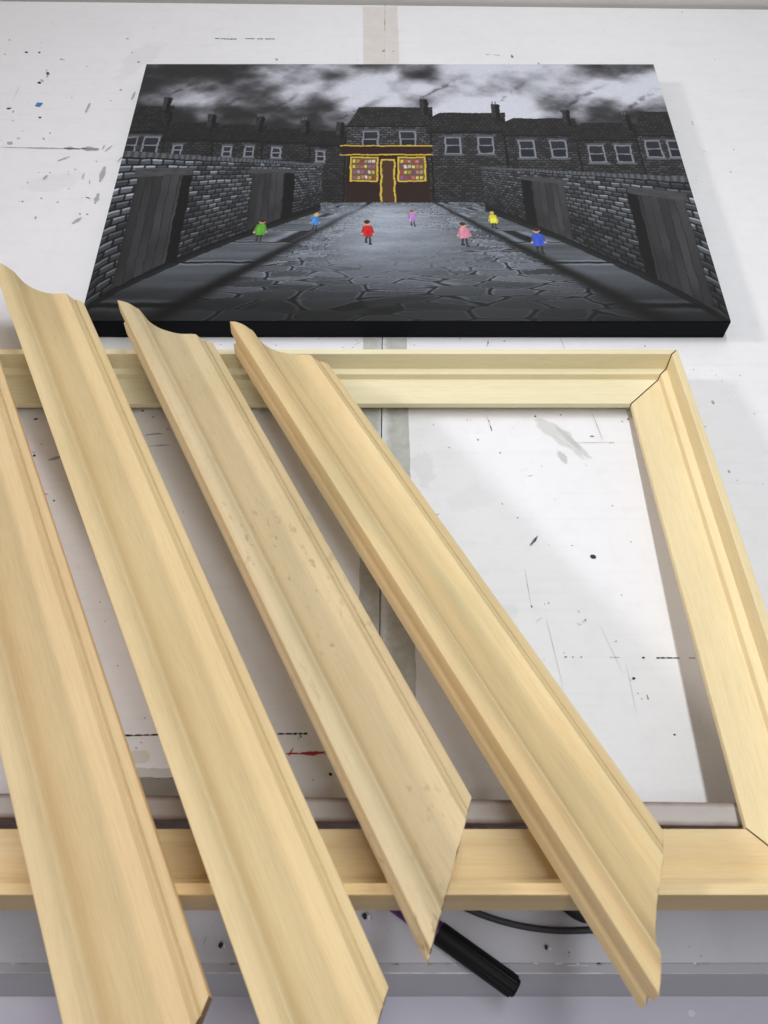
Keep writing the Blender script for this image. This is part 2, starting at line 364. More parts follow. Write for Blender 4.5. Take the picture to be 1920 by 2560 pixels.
for p in ((1092, 1287, .7), (1096, 1286, .5), (912, 1600, .9), (968, 1600, .6), (932, 1445, .6)): blob('gry', *p)
# strip between print and frame
scratch('gry', 886, 864, 902, 854, .5); blob('gry', 857, 869, .7, .4); blob('gry', 882, 869, .6, .4); blob('gry', 892, 851, .7, .5); scratch('gry', 1221, 850, 1217, 868, .9, jit=.4); blob('blk', 1220, 857, .5, 1.4)
scratch('gry', 1400, 842, 1412, 876, .5); blob('gry', 1612, 865, .6, 1.2); blob('gry', 1638, 908, .6); blob('gry', 1261, 853, 1.2, .7)
for x in (796, 648, 552, 690, 1036, 1150): blob('gry', x, 850 + random.uniform(-6, 14), .8, .4)
# right of the frame
for p in ((1734, 924, .8), (1782, 1006, 2.4), (1763, 1067, .9), (1780, 927, .6), (1790, 939, .6), (1804, 953, .8), (1849, 939, .9), (1821, 1000, .5), (1896, 1028, .4), (1843, 1201, .7), (1907, 1212, .7), (1822, 1179, 2.0)): blob('gry', p[0], p[1], p[2] * .5, p[2] * .8, 15)
for p in ((1730, 306, 1.0), (1732, 311, .9), (1834, 374, .7), (1827, 430, 1.), (1705, 31, .8), (1787, 148, .6), (1760, 380, .6), (1690, 330, .6), (1740, 441, .5)): blob('gry', p[0], p[1], p[2], p[2])
# beside the print, left
for p in ((66, 131, 2.0), (98.5, 131.5, 1.6), (100, 294, 1.7)): blob('blk', p[0], p[1], p[2], p[2] * .75, n=14, jag=.12)
blob('blu', 97, 262, 3.9, 4.2, jag=.3, n=14); blob('blk', 99, 207, 2.1, 2.2, jag=.3); blob('gry', 105, 202, 1.5, 2.5, 40); blob('blk', 119, 184, 1.6, 2.3, jag=.4); blob('gry', 120, 186, 2.6, 3, jag=.5); blob('gry', 118, 191, .6, 3); blob('gry', 117, 176, .4, 3)
blob('gry', 23, 271, 3.2, 1.5, 10, jag=.4); blob('blk', 21, 272, 1.8, 1.6, jag=.4); blob('gry', 33, 279, .8, 2); blob('gry', 24, 358, 3.6, 2.6, -15); blob('gry', 109, 347, 1.4, 1.9, 30); blob('gry', 46, 346, 1.8, 1)
scratch('gry', 225, 258, 214, 282, 3.2); scratch('gry', 30, 258, 50, 214, .4)
scratch('gry', 0, 368.5, 248, 373.5, 1.7, segs=26, jit=.5); scratch('gry', 160, 370, 200, 373, 4.5, jit=.5); scratch('gry', 203, 371, 247, 374, 7, jit=.3)
scratch('gry', 262, 362, 256, 375, 1.4); scratch('gry', 280, 365, 262, 379, 2.2, jit=.5); scratch('gry', 144, 403, 174, 392, 2.6, jit=.5); scratch('gry', 262, 417, 250, 455, 5.5, jit=.3); scratch('gry', 108, 450, 118, 438, 3.2); scratch('gry', 246, 484, 238, 508, 4.5, jit=.3)
scratch('gry', 211, 433, 205, 447, 1.5); scratch('gry', 205, 447, 211, 448, 1.0); scratch('gry', 225, 450, 223, 461, 1); scratch('blk', 214, 493, 226, 497, 1.2); scratch('gry', 305, 392, 294, 406, 1.8); scratch('gry', 338, 230, 329, 250, 3); scratch('gry', 204, 544, 180, 560, 4, jit=.2); scratch('gry', 90, 541, 88, 549, 2.2)
for p in ((346, 155, 1.6), (154, 148.5, 1.4), (160, 149.5, .8), (103, 496, 1), (144, 506, .9), (172, 472, .7), (188, 424, 1), (125, 432, .8), (56, 504, 1.4), (48, 504, .5), (200, 535, 1.2), (218, 536, 1.4), (277, 252, .9), (302, 225, 1.6), (319, 97, 1.6), (69, 457, 1.1), (24, 100, 1.4), (32, 302, .8), (125, 333, 1), (56, 328, .7), (180, 245, .6), (241, 404, .9), (237, 508, .9), (205, 494, .5), (171, 429, .6), (171, 437, .6), (97, 432, .6), (692, 149, 1.8), (1347, 159, 1.5), (330, 132, 1), (12, 136, 1), (217, 166, .8)): blob('gry', p[0], p[1], p[2], p[2] * random.uniform(.8, 1.3), random.uniform(0, 90))
blob('brn', 958, 128.5, 2.2, 1.7); blob('brn', 983.5, 129, 1.0, 1.1); blob('brn', 1280, 141, 1.4, 3.2, 10); dashes('gry', 1210, 136, 1255, 139, .5, .5)
for _ in range(60):
    px, py = random.uniform(0, 1920), random.uniform(30, 1900)
    blob(random.choice(['gry', 'pal', 'gry']), px, py, random.uniform(.15, .5), random.uniform(.15, .4), random.uniform(0, 180))
MC = {'blk': flat('mark_black', (.015, .014, .018), .6), 'gry': flat('mark_grey', (.43, .41, .40), .8), 'red': flat('mark_red', (.42, .035, .045), .7),
      'blu': flat('mark_blue', (.06, .20, .50), .6), 'pal': flat('mark_pale', (.86, .86, .86), .5), 'brn': flat('mark_brown', (.33, .16, .12), .8)}
V = []; F = []; FM = []; ms = []
for i, (k, (vv, ff)) in enumerate(marks.items()):
    b = len(V); V += vv; F += [[q + b for q in fc] for fc in ff]; FM += [i] * len(ff); ms.append(MC[k])
tag(mesh('surface_marks', V, F, ms, bench, fm=FM), kind='stuff')
# marks on the ledge: screw holes and knocks
marks = {k: ([], []) for k in marks}
for (px, py, r_) in ((1368, 2369, 2.2), (555, 2362, 2.6), (915, 2291, 3.2)):
    blob('gry', px - 2, py - 3, r_ * .85, r_ * .85, z=zl, jag=.3); blob('blk', px - 3, py, r_ * .55, r_ * .7, z=zl, lift=.0007); blob('pal', px + 7, py + 3, r_ * .4, r_ * .55, 30, z=zl, lift=.0008)
blob('blk', 1422, 2381, .8, .35, -45, z=zl); blob('blu', 1480, 2332, .7, .8, z=zl); scratch('gry', 510, 2360, 516, 2340, .5, z=zl)
dashes('pal', 1410, 2414, 1465, 2414, .8, .35, 2, 6, z=zl - .0012); scratch('pal', 0, 2431.5, 1920, 2434, .55, z=zl - .0012, segs=90, jit=.6)
for _ in range(50):
    px, py = random.uniform(0, 1920), random.uniform(2290, 2400); blob(random.choice(['gry', 'pal', 'gry']), px, py, random.uniform(.2, .6), random.uniform(.15, .4), 0, z=zl)
for _ in range(40):
    px = random.uniform(0, 1920); blob(random.choice(['gry', 'gry', 'pal']), px, random.uniform(2408, 2412), random.uniform(.8, 3), random.uniform(.2, .6), 0, z=zl, jag=.4)
V = []; F = []; FM = []
for i, (k, (vv, ff)) in enumerate(marks.items()):
    b = len(V); V += vv; F += [[q + b for q in fc] for fc in ff]; FM += [i] * len(ff)
tag(mesh('ledge_marks', V, F, ms, bench, fm=FM), kind='stuff')
m_plug = flat('pale_filler', (.66, .64, .72), .6)
x, y = to_plane(1728, 2534, zl - .03); v = []; n = 12
v, f = prism([(x + .0028 * math.cos(2 * math.pi * i / n) * random.uniform(.8, 1.2), y + .0022 * math.sin(2 * math.pi * i / n) * random.uniform(.8, 1.2)) for i in range(n)], zl - .0299, zl - .0294); mesh('filler_spot', v, f, m_plug, bench)

# ---------------------------------------------------------------- room
m_wall = NT('wall_paint'); tcw = m_wall.n('ShaderNodeTexCoord').outputs['Object']; nw = m_wall.noise(tcw, 7, 4, .6)
m_wall.l(m_wall.mix(m_wall.ramp(nw, [(.35, 0.), (.7, 1.)]), (.80, .76, .71), (.74, .70, .66)), m_wall.b.inputs['Base Color']); m_wall.b.inputs['Roughness'].default_value = .8
v = []
for x in (-3, 3):
    for (dy, z) in ((.006, -.85), (.006, 2.3), (.056, 2.3), (.056, -.85)): v.append((x, yf(x) + dy, z))
tag(mesh('wall', v, [[0, 1, 5, 4], [1, 2, 6, 5], [2, 3, 7, 6], [3, 0, 4, 7], [0, 3, 2, 1], [4, 5, 6, 7]], m_wall.m), kind='structure')
mf = NT('concrete_floor'); nf = mf.noise(mf.n('ShaderNodeTexCoord').outputs['Object'], 4, 5, .6)
mf.l(mf.mix(mf.ramp(nf, [(.3, 0.), (.7, 1.)]), (.30, .29, .28), (.22, .21, .21)), mf.b.inputs['Base Color']); mf.b.inputs['Roughness'].default_value = .8
tag(mesh('floor', [(-4, -3, -.851), (4, -3, -.851), (4, 2, -.851), (-4, 2, -.851)], [[0, 1, 2, 3]], mf.m), kind='structure')

# ---------------------------------------------------------------- framed timber on the bench (miter jointed frame)
def extrude(name, prof, L0, L1, mats, parent, mw, nseg=1, end=True, flip=False, mit=(1, 1), wob=0):
    """prof: closed list of (w, h); local x = length, local y = -w, local z = h. ends mitred: x from L0 - mit*w to L1 + mit*w"""
    n = len(prof); V = []; F = []; FM = []
    for k in range(nseg + 1):
        u = k / nseg
        for (w_, h_) in prof:
            a = L0 - mit[0] * w_; b = L1 + mit[1] * w_
            x = a + (b - a) * u
            dz = wob * math.sin(math.pi * u) if wob else 0
            V.append((x, -w_, h_ + dz))
    for k in range(nseg):
        for i in range(n):
            j = (i + 1) % n; a = k * n
            F.append([a + i, a + j, a + n + j, a + n + i]); FM.append(0)
    F.append(list(range(n))[::-1]); FM.append(1); F.append([nseg * n + i for i in range(n)]); FM.append(1)
    o = mesh(name, V, F, mats, parent, mw, FM)
    bm = bmesh.new(); bm.from_mesh(o.data); bmesh.ops.recalc_face_normals(bm, faces=bm.faces); bm.to_mesh(o.data); bm.free()
    return o
def basis(xa, ya, za, o): 
    m = Matrix((xa, ya, za)).transposed().to_4x4(); m.translation = o; return m

# profile of the stepped frame rail, w from the OUTER edge inwards, h from the top plane down
FP = [(0, 0), (.0062, 0), (.0063, -.0004), (.0069, -.0160), (.0071, -.0166), (.0127, -.0177), (.0131, -.0181), (.0138, -.0234), (.0140, -.0237), (.0432, -.0248), (.0436, -.0252),
      (.0436, -.0300), (.0385, -.0300), (.0385, -TH), (0, -TH)]
FWID, FHGT = .706, .4559
m_end = endgrain('end_grain', (.25, .165, .09))
frame = thing('picture_frame', 'bare pale wooden frame with stepped rails lying on the bench under four loose lengths', 'picture frame', tuple(FC - N * TH))
gap = .0006
def frail(name, origin, xdir, inward, length, mat, label=None):
    # local x along the outer edge; local y = -w must point outward -> y = -inward
    z = N; x = Vector(xdir); y = -Vector(inward)
    if x.cross(y).dot(z) < 0: x = -x; origin = origin + Vector(xdir) * length
    # w measured inward from outer edge: the rail gets shorter with w, so mit = -1
    o = extrude(name, FP, gap, length - gap, [mat, m_end], frame, basis(x, y, z, origin), 1, mit=(-1, -1))
    bevel(o, .00045, 2, 50)
    return o
w_top = wood('wood_rail_pale', (.88, .82, .58), (.84, .73, .47), 1, .4, (.72, .52, .28), .15)
w_right = wood('wood_rail_yellow', (.83, .70, .43), (.79, .645, .37), 2, .15)
w_bot = wood('wood_rail_grainy', (.90, .74, .46), (.80, .60, .32), 3, 1.0, (.62, .40, .20), .25)  # base lifted, stronger light on the near rail put into the colour
w_left = wood('wood_rail_left', (.78, .60, .31), (.70, .5, .24), 4, .5)
TR = FC; TL = FC - EX * FWID; BR = FC + EY * FHGT; BL = TL + EY * FHGT
frail('top_rail', TL, EX, EY, FWID, w_top)
frail('right_rail', TR, EY, -EX, FHGT, w_right)
frail('bottom_rail', BL, EX, -EY, FWID, w_bot)
frail('left_rail', TL, EY, EX, FHGT, w_left)

# ---------------------------------------------------------------- loose moulding lengths
MP = [(0, 0), (0, .0122), (.0003, .0128), (.0060, .0139), (.0064, .0130), (.0069, .0131), (.0072, .0147), (.0078, .0153), (.0084, .0152), (.0112, .0186), (.0118, .0186), (.0140, .0180),
      (.0205, .0157), (.0232, .0148), (.0265, .0145), (.0300, .0146), (.0335, .0152), (.0368, .0163), (.0396, .0179), (.0420, .0201), (.0440, .0231), (.0455, .0266), (.0466, .0298), (.0476, .0320), (.0484, .0331),
      (.0490, .0335), (.0495, .0336), (.0499, .0340), (.0511, .0353), (.0528, .0366), (.0552, .0378), (.0585, .0384), (.0619, .0380), (.0624, .0375),
      (.0627, .0250), (.0624, .0236), (.0608, .0165), (.0606, .0152), (.0608, .0142), (.0622, .0130), (.0627, .0126), (.0627, .0)]
MP = [(a, b * .975) for a, b in MP]
def moulding(u0, v0, ang, L, mat, label, seed):
    A = R(ang); d = EX * math.sin(A) + EY * math.cos(A); s = -EX * math.cos(A) + EY * math.sin(A)
    o0 = O + EX * u0 + EY * v0 + N * .0003
    mid = o0 + d * (L / 2) + s * .03
    o = extrude('moulding', MP, 0, L, [mat, m_end], None, basis(d, -s, N, o0), 24)
    o['label'] = label; o['category'] = 'moulding'; o['group'] = 'loose mitred moulding lengths lying across the frame'
    for p in o.data.polygons: p.use_smooth = True
    o.modifiers.new('es', 'EDGE_SPLIT').split_angle = R(28)
    bevel(o, .0002, 1, 30); o.modifiers.move(1, 0)
    # splintered fibres at the saw cut
    bm = bmesh.new(); bm.from_mesh(o.data); rr = random.Random(seed)
    for v_ in bm.verts:
        if v_.co.x < -v_.co.y * -1 + 1e9 and (abs(v_.co.x - (v_.co.y)) < 1e-5 or abs(v_.co.x - (L - v_.co.y)) < 1e-5):
            v_.co.x += rr.uniform(-.00045, .00045)
    bm.to_mesh(o.data); bm.free()
    return o
wm1 = wood('wood_tan_left', (.79, .615, .36), (.75, .56, .315), 5, .2, (.70, .46, .25), .28)
wm2 = wood('wood_tan_smooth', (.80, .635, .365), (.755, .58, .32), 6, .2, (.68, .47, .25), .2)
wm3 = wood('wood_greyish_dirty', (.73, .59, .37), (.66, .52, .31), 7, .5, (.60, .42, .22), .3, .55, .28)
wm4 = wood('wood_streaky', (.81, .64, .365), (.71, .535, .285), 8, 1.0, (.66, .42, .20), .45, 0, .35)
moulding(-.3653, -.0562, 26.905, .6183, wm1, 'long tan moulding length at the left edge of the picture, its far end out of view', 1)
moulding(-.2729, -.0615, 26.6287, .6183, wm2, 'long smooth tan moulding length second from the left, its far tip left of the canvas print', 2)
moulding(-.1462, -.0039, 26.4714, .4464, wm3, 'shorter dirt-flecked greyish moulding length whose near tip points at the black marker', 3)
moulding(-.0441, .0234, 27.4188, .4410, wm4, 'shorter streaky grained moulding length on the right, nearest the right rail of the frame', 4)

# ---------------------------------------------------------------- canvas print
Zt = .022
c4 = [Vector((-.2814, .5567, Zt)), Vector((.3287, .5562, Zt)), Vector((.3273, .9765, Zt)), Vector((-.2819, .9818, Zt))]
ux = (c4[1] - c4[0]).normalized(); uy = Vector((-ux.y, ux.x, 0)); PW = (c4[1] - c4[0]).length; PH = .4225
M = basis(ux, uy, Vector((0, 0, 1)), Vector((c4[0].x, c4[0].y, 0)))
m_edge = NT('black_canvas_edge'); tce = m_edge.n('ShaderNodeTexCoord').outputs['Object']
m_edge.b.inputs['Base Color'].default_value = (.006, .007, .010, 1); m_edge.b.inputs['Roughness'].default_value = .6; m_edge.b.inputs['Specular IOR Level'].default_value = .08
m_edge.bump(m_edge.noise(tce, 1500, 1), .3, .0003)
canvas = thing('canvas_print', 'wide black-edged canvas print of a grey monochrome street scene under a cloudy sky', 'canvas print', (c4[0] + c4[1]) / 2 - Vector((0, 0, Zt)))
v, f = prism([(0, 0), (PW, 0), (PW, PH), (0, PH)], .0002, Zt - .0004)
bevel(mesh('wrapped_canvas', v, f, m_edge.m, canvas, M), .0012, 3)

def painting(nx, ny):
    """a plain generic grey townscape, drawn by arithmetic (v = 0 at the top)"""
    U, Vv = np.meshgrid(np.linspace(0, 1, nx), np.linspace(0, 1, ny)); A = PW / PH
    def vn(x, y, seed):
        r_ = np.random.default_rng(seed).random((64, 64)); xi = np.floor(x).astype(int); yi = np.floor(y).astype(int); fx = x - xi; fy = y - yi
        fx = fx * fx * (3 - 2 * fx); fy = fy * fy * (3 - 2 * fy); g_ = lambda a, b: r_[b % 64, a % 64]
        return (g_(xi, yi) * (1 - fx) + g_(xi + 1, yi) * fx) * (1 - fy) + (g_(xi, yi + 1) * (1 - fx) + g_(xi + 1, yi + 1) * fx) * fy
    def fbm(x, y, seed, o=5):
        s = 0; a = .5; t = 0
        for i in range(o): s = s + a * vn(x * 2 ** i + i * 7.3, y * 2 ** i + i * 3.1, seed + i); t += a; a *= .5
        return s / t
    W1 = fbm(U * 60, Vv * 42, 201, 3) - .5; W2 = fbm(U * 60 + 9, Vv * 42, 207, 3) - .5; U = U + .0042 * W1; Vv = Vv + .0055 * W2       # unsteady hand
    sm = lambda a, b, x: np.clip((x - a) / (b - a), 0, 1) ** 2 * (3 - 2 * np.clip((x - a) / (b - a), 0, 1))
    ss = lambda c_: np.array(srgb(*c_))
    # sky
    cl = fbm(U * 8.5 + 3 + .5 * fbm(U * 5, Vv * 5, 301, 3), Vv * 8.0, 5, 6); L = sm(.30, .74, cl + .16 * np.exp(-((U - .46) ** 2) / .10) - .25 * sm(.22, .42, Vv) - .1 * sm(.3, 0, U))
    g1 = 42 + 168 * L; img = np.stack([g1 * .985, g1 * .99, g1 * 1.045], -1)
    def put(mask, col):
        col = np.asarray(col, float); m = np.clip(mask, 0, 1)[..., None]
        img[:] = img * (1 - m) + (col if col.ndim == 3 else col[None, None]) * m
    def grey(v_, t=(1, 1, 1.05)): return np.stack([v_ * t[0], v_ * t[1], v_ * t[2]], -1)
    def box(u0, u1, v0, v1): return ((U >= u0) & (U < u1) & (Vv >= v0) & (Vv < v1)).astype(float)
    def bricks(a, b, bw, bh, base, lit, seed):
        row = np.floor(b / bh); aa = a / bw + .5 * (row % 2); fx = aa - np.floor(aa); fy = b / bh - row
        edge = np.minimum(np.minimum(fx, 1 - fx) * bw / bh * 1.0, np.minimum(fy, 1 - fy)); k = sm(.04, .22, edge)
        rnd = np.random.default_rng(seed).random((97, 89)); rv = rnd[(row.astype(int)) % 97, (np.floor(aa).astype(int)) % 89]
        hi = sm(.5, .02, fy) * .55 + .3
        return base + k * (lit - base) * (.35 + .65 * rv) * hi * 1.25
    # rooftops and house fronts, two runs stepping up to a tall middle block
    rr = np.random.default_rng(3)
    runs = [(-.02, .07, .20, .31, 1.0), (.07, .16, .275, .345, .8), (.16, .25, .285, .35, .85), (.25, .335, .30, .355, .8), (.335, .40, .31, .37, .8), (.40, .555, .205, .285, 1.25),
            (.555, .69, .23, .31, 1.1), (.69, .82, .255, .325, 1.0), (.82, .93, .275, .345, .95), (.93, 1.02, .225, .325, 1.15)]
    for i, (a, b, rt, ev, tone) in enumerate(runs):
        slope = .010 if i in (5,) else .0
        body = box(a, b, ev, .72); br = bricks(U * A, Vv, .0150, .0095, 20, 118 * tone, 20 + i) * (.75 + .35 * sm(.7, ev, Vv)); put(body, grey(br))
        left = (U - a) / max(b - a, 1e-6)
        roof = ((U >= a - .008) & (U < b + .004) & (Vv < ev + .006) & (Vv > rt + (ev - rt) * np.clip((.14 - left) / .14, 0, 1) * (1.0 if i in (5, 9) else .25))).astype(float)
        tl = bricks(U * A, Vv, .011, .010, 22, 84 * tone, 40 + i); put(roof, grey(tl))
        put(box(a - .008, b + .004, ev + .002, ev + .010), (18, 19, 21)); put(box(b - .003, b + .002, rt + .03, .7), (12, 12, 14))
        # chimney and a little smoke
        cu = b - .012; put(box(cu - .008, cu + .006, rt - .038, rt + .02), grey(bricks(U * A, Vv, .006, .005, 30, 120, 60 + i))); put(box(cu + .000, cu + .008, rt - .034, rt + .035), (18, 18, 20))
        for q in (-.006, -.001): put(box(cu + q, cu + q + .0025, rt - .052, rt - .038), (96, 98, 104))
        sx = U - cu - (rt - .05 - Vv) * .75 - .02 * (fbm(U * 22, Vv * 22, 70 + i, 3) - .5); al = (rt - .05 - Vv)
        put(((al > 0) & (al < .13)) * np.exp(-(sx / (.004 + al * .09)) ** 2) * .6 * sm(.13, .02, al) * sm(.3, .6, fbm(U * 70, Vv * 60, 90 + i, 3)), (40, 40, 46))
        # sash windows
        nwin = 2 if tone > .82 else 1; ww = .030 if tone > .9 else .018; wh = .072 if tone > .9 else .044
        for k in range(nwin):
            wc = a + (b - a) * (.28 + .44 * k); wt = ev + .026
            put(box(wc - ww * .62, wc + ww * .62, wt - .008, wt), (78, 80, 86)); put(box(wc - ww / 2, wc + ww / 2, wt, wt + wh), (128, 131, 140))
            put(box(wc - ww / 2 + .003, wc + ww / 2 - .003, wt + .005, wt + wh / 2 - .002), (40, 42, 50)); put(box(wc - ww / 2 + .003, wc + ww / 2 - .003, wt + wh / 2 + .002, wt + wh - .004), (32, 34, 41))
            put(box(wc - ww * .62, wc + ww * .62, wt + wh, wt + wh + .007), (92, 95, 100))
    # lit shop window, no lettering
    put(box(.392, .552, .375, .412), (44, 18, 22)); put(box(.388, .556, .372, .377), (196, 168, 62)); put(box(.388, .556, .409, .414), (196, 168, 62))
    put(box(.402, .548, .414, .60), (40, 22, 18)); put(box(.462, .488, .43, .598), (206, 176, 70)); put(box(.465, .485, .436, .598), (70, 46, 30))
    for a, b in ((.408, .458), (.492, .542)):
        put(box(a, b, .420, .520), (206, 176, 70)); put(box(a + .003, b - .003, .425, .515), (106, 84, 52))
        for r_ in range(4):
            for c_ in range(6):
                col = [(206, 190, 110), (190, 60, 70), (214, 205, 190), (150, 90, 150), (220, 200, 80), (200, 120, 130)][rr.integers(6)]
                u_ = a + .005 + c_ * .0068; v_ = .430 + r_ * .022; put(box(u_, u_ + .0048, v_ + rr.uniform(0, .004), v_ + .014), np.array(col) * rr.uniform(.7, 1.05))
    # ground
    hz = .60; gy = np.clip((Vv - hz) / (1 - hz), 1e-3, 1); persp = 1 / (gy + .16)
    gx = (U - .5) * persp; gz = persp * 1.6
    slab = fbm(gx * 4, gz * 6, 31, 4)
    gnd = 26 + 42 * slab; crack = np.zeros_like(U)
    # cobbles by nearest point on a jittered lattice
    cxs = gx * 12 + .3 * fbm(gx * 7, gz * 7, 33, 2); czs = gz * 10; d1 = np.full_like(U, 9.); d2 = np.full_like(U, 9.); idv = np.zeros_like(U)
    jit = np.random.default_rng(8).random((101, 101, 2))
    for dx in (-1, 0, 1):
        for dz in (-1, 0, 1):
            ix = np.floor(cxs).astype(int) + dx; iz = np.floor(czs).astype(int) + dz; J = jit[ix % 101, iz % 101]
            dd = np.hypot(cxs - ix - J[..., 0], czs - iz - J[..., 1]); idn = jit[(ix + 5) % 101, (iz + 9) % 101, 0]
            cl_ = dd < d1; d2 = np.where(cl_, d1, np.minimum(d2, dd)); idv = np.where(cl_, idn, idv); d1 = np.where(cl_, dd, d1)
    e = d2 - d1; cob = 20 + (36 + 58 * idv) * sm(.03, .16, e) + 62 * sm(.22, .10, e) * sm(.04, .09, e)
    smooth_ = sm(.44, .60, fbm(gx * 2.2 + 4, gz * 1.2, 35, 3)) * (np.abs(gx) < .22)
    gnd = np.where(True, cob * (1 - .75 * smooth_) + (60 + 46 * slab) * .75 * smooth_, 0)
    # pavements of big flags either side
    KB = .34; fl = np.abs(gx) > KB; a_ = gx * 1.25; b_ = gz * 1.3; row = np.floor(b_); aa = a_ + .37 * row; fx = aa - np.floor(aa); fy = b_ - row
    ed = np.minimum(np.minimum(fx, 1 - fx), np.minimum(fy, 1 - fy)); flg = 20 + sm(.015, .06, ed) * (34 + 50 * slab) + 44 * sm(.12, .05, ed) * sm(.02, .04, ed)
    gnd = np.where(fl, flg, gnd); gut = np.exp(-((np.abs(gx) - KB) / .022) ** 2); gnd = gnd * (1 - .85 * gut)
    gnd = gnd * (.55 + .45 * sm(1.0, .80, Vv)) + 34 * np.exp(-((U - .5) / .16) ** 2 - ((Vv - .66) / .10) ** 2)
    put((Vv > hz) * 1.0, grey(gnd, (.95, 1, 1.07)))
    # back yard walls: curved tops, running towards the viewer
    def wall(side):
        s_ = U if side < 0 else 1 - U; ln = .36 if side < 0 else .36; k = np.clip(s_ / ln, 0, 1)
        top = (.395 + .055 * k) if side < 0 else (.50 - .04 * k)
        bot = .98 - .36 * k ** .75 if side < 0 else 1.02 - .40 * k ** .8
        m = (s_ < ln) & (Vv > top) & (Vv < bot); hgt = (Vv - top) / np.maximum(bot - top, .01)
        a2 = -np.log(1.18 - k) * 1.5; br = bricks(a2, hgt, .085, .052, 14, 285 - 80 * k if side < 0 else 250 - 60 * k, 80 + side)
        br = br * (.55 + .45 * sm(1.05, .2, hgt)); br = np.where(hgt < .045, 50 + 60 * ((np.floor(a2 * 40) % 2) * .5 + .3), br); br = np.where((hgt > .045) & (hgt < .06), 10, br)
        put(m * 1.0, grey(br, (.95, .985, 1.05)))
        for (a0, a1) in ((.10, .34), (.66, .84)):
            if side > 0: a0, a1 = a0 - .05, a1 - .05
            dm = m & (k > a0) & (k < a1) & (hgt > .20) & (hgt < .97); q = (k - a0) / (a1 - a0); pl = 34 + 58 * (.4 + .6 * vn(np.floor(q * 6) * 3.1, hgt * 5, 91)) * sm(0, .12, np.abs((q * 6) % 1 - .02)) * (.35 + .65 * np.clip(q if side < 0 else 1 - q, 0, 1) ** .5)
            put(dm * 1.0, grey(pl * .8)); put((m & (k > a0 - .02) & (k < a1 + .02) & (hgt > .13) & (hgt < .20)) * 1.0, grey(58 + 20 * vn(U * 80, Vv * 200, 95)))
            put((m & (np.abs(k - (a1 if side < 0 else a1)) < .025) & (hgt > .20) & (hgt < .97)) * 1.0, (10, 11, 13))
        put(((s_ < ln) & (np.abs(Vv - bot) < .012)) * .8, (12, 13, 15))
    wall(-1); wall(1)
    # pale light lying on the wet road, and a few plain passers-by
    gl = np.exp(-((U - .47) / (.05 + .16 * gy)) ** 2) * sm(.60, .63, Vv) * sm(.95, .66, Vv) * (.45 + .75 * fbm(U * 16, Vv * 60, 51, 4)); put(gl * .95, (168, 176, 190))
    for (u_, v_, r_, col) in ((.262, .700, .0160, (92, 160, 54)), (.352, .668, .0125, (66, 136, 204)), (.440, .705, .0165, (202, 34, 34)), (.515, .655, .0115, (186, 138, 206)), (.600, .712, .0165, (226, 146, 164)), (.652, .662, .0120, (228, 222, 60)), (.722, .735, .0180, (58, 92, 204))):
        x = (U - u_) * A / r_ + .10 * (fbm(U * 160, Vv * 120, 61, 2) - .5); y = (Vv - v_) / r_                 # a passer-by in a coloured coat, a few brush strokes
        lean = rr.uniform(-.25, .25); x = x + lean * y * .3; st = rr.uniform(.25, .5)
        for sg in (-1, 1):
            lx = x - sg * (.22 + st * .35 * np.clip((y - .9) / 2, 0, 1.2)); put(((np.abs(lx) < .15) & (y > .9) & (y < 2.5 + .15 * sg)) * 1.0, (46, 40, 42)); put(((np.abs(lx - .08) < .26) & (y > 2.45 + .15 * sg) & (y < 2.7 + .15 * sg)) * 1.0, (16, 14, 14))
            ax_ = x - sg * (.52 + .20 * (y + 1.1)); put(((np.abs(ax_) < .17) & (y > -1.2) & (y < .45)) * 1.0, np.array(col) * .82); put(sm(1.3, .8, np.hypot(ax_, y - .55) / .17), (206, 160, 136))
        wd = .48 + .20 * (y + 1.3) / 2.4 - .14 * sm(-.9, -1.35, y); put((sm(wd + .05, wd - .05, np.abs(x)) * (y > -1.35) * (y < 1.15)), grey(1.0 + 0 * U, np.array(col, float)) * (.80 + .3 * fbm(U * 200, Vv * 60, 63, 2) + .12 * np.clip(-x, -1, 1))[..., None])
        put(sm(1.15, .9, np.hypot(x, (y + 1.85)) / .46), (214, 168, 142)); put(sm(1.1, .9, np.hypot(x, (y + 2.02) * 1.25) / .47), [(70, 44, 30), (150, 70, 34), (206, 172, 92), (60, 38, 30)][rr.integers(4)])
    vg = 1 - .35 * sm(.86, 1.0, Vv) * 1.0; img *= vg[..., None]
    img = np.clip(img * (.97 + .06 * fbm(U * 300, Vv * 200, 99, 2)[..., None]), 3, 250) / 255
    return np.where(img > .04045, ((img + .055) / 1.055) ** 2.4, img / 12.92)
NX, NY = 880, 610
col = painting(NX, NY)
me = bpy.data.meshes.new('printed_picture')
xs = np.linspace(.0006, PW - .0006, NX); ys = np.linspace(PH - .0006, .0006, NY)
XX, YY = np.meshgrid(xs, ys); co = np.stack([XX, YY, np.full_like(XX, Zt)], -1).reshape(-1, 3).astype(np.float32)
idx = np.arange(NX * NY).reshape(NY, NX); q = np.stack([idx[1:, :-1], idx[1:, 1:], idx[:-1, 1:], idx[:-1, :-1]], -1).reshape(-1, 4).astype(np.int32)
me.vertices.add(len(co)); me.vertices.foreach_set('co', co.ravel()); me.loops.add(q.size); me.loops.foreach_set('vertex_index', q.ravel())
me.polygons.add(len(q)); me.polygons.foreach_set('loop_start', np.arange(0, q.size, 4, dtype=np.int32)); me.update(calc_edges=True)
at = me.color_attributes.new('print', 'FLOAT_COLOR', 'POINT'); cc = np.ones((NX * NY, 4), np.float32); cc[:, :3] = col.reshape(-1, 3); at.data.foreach_set('color', cc.ravel())
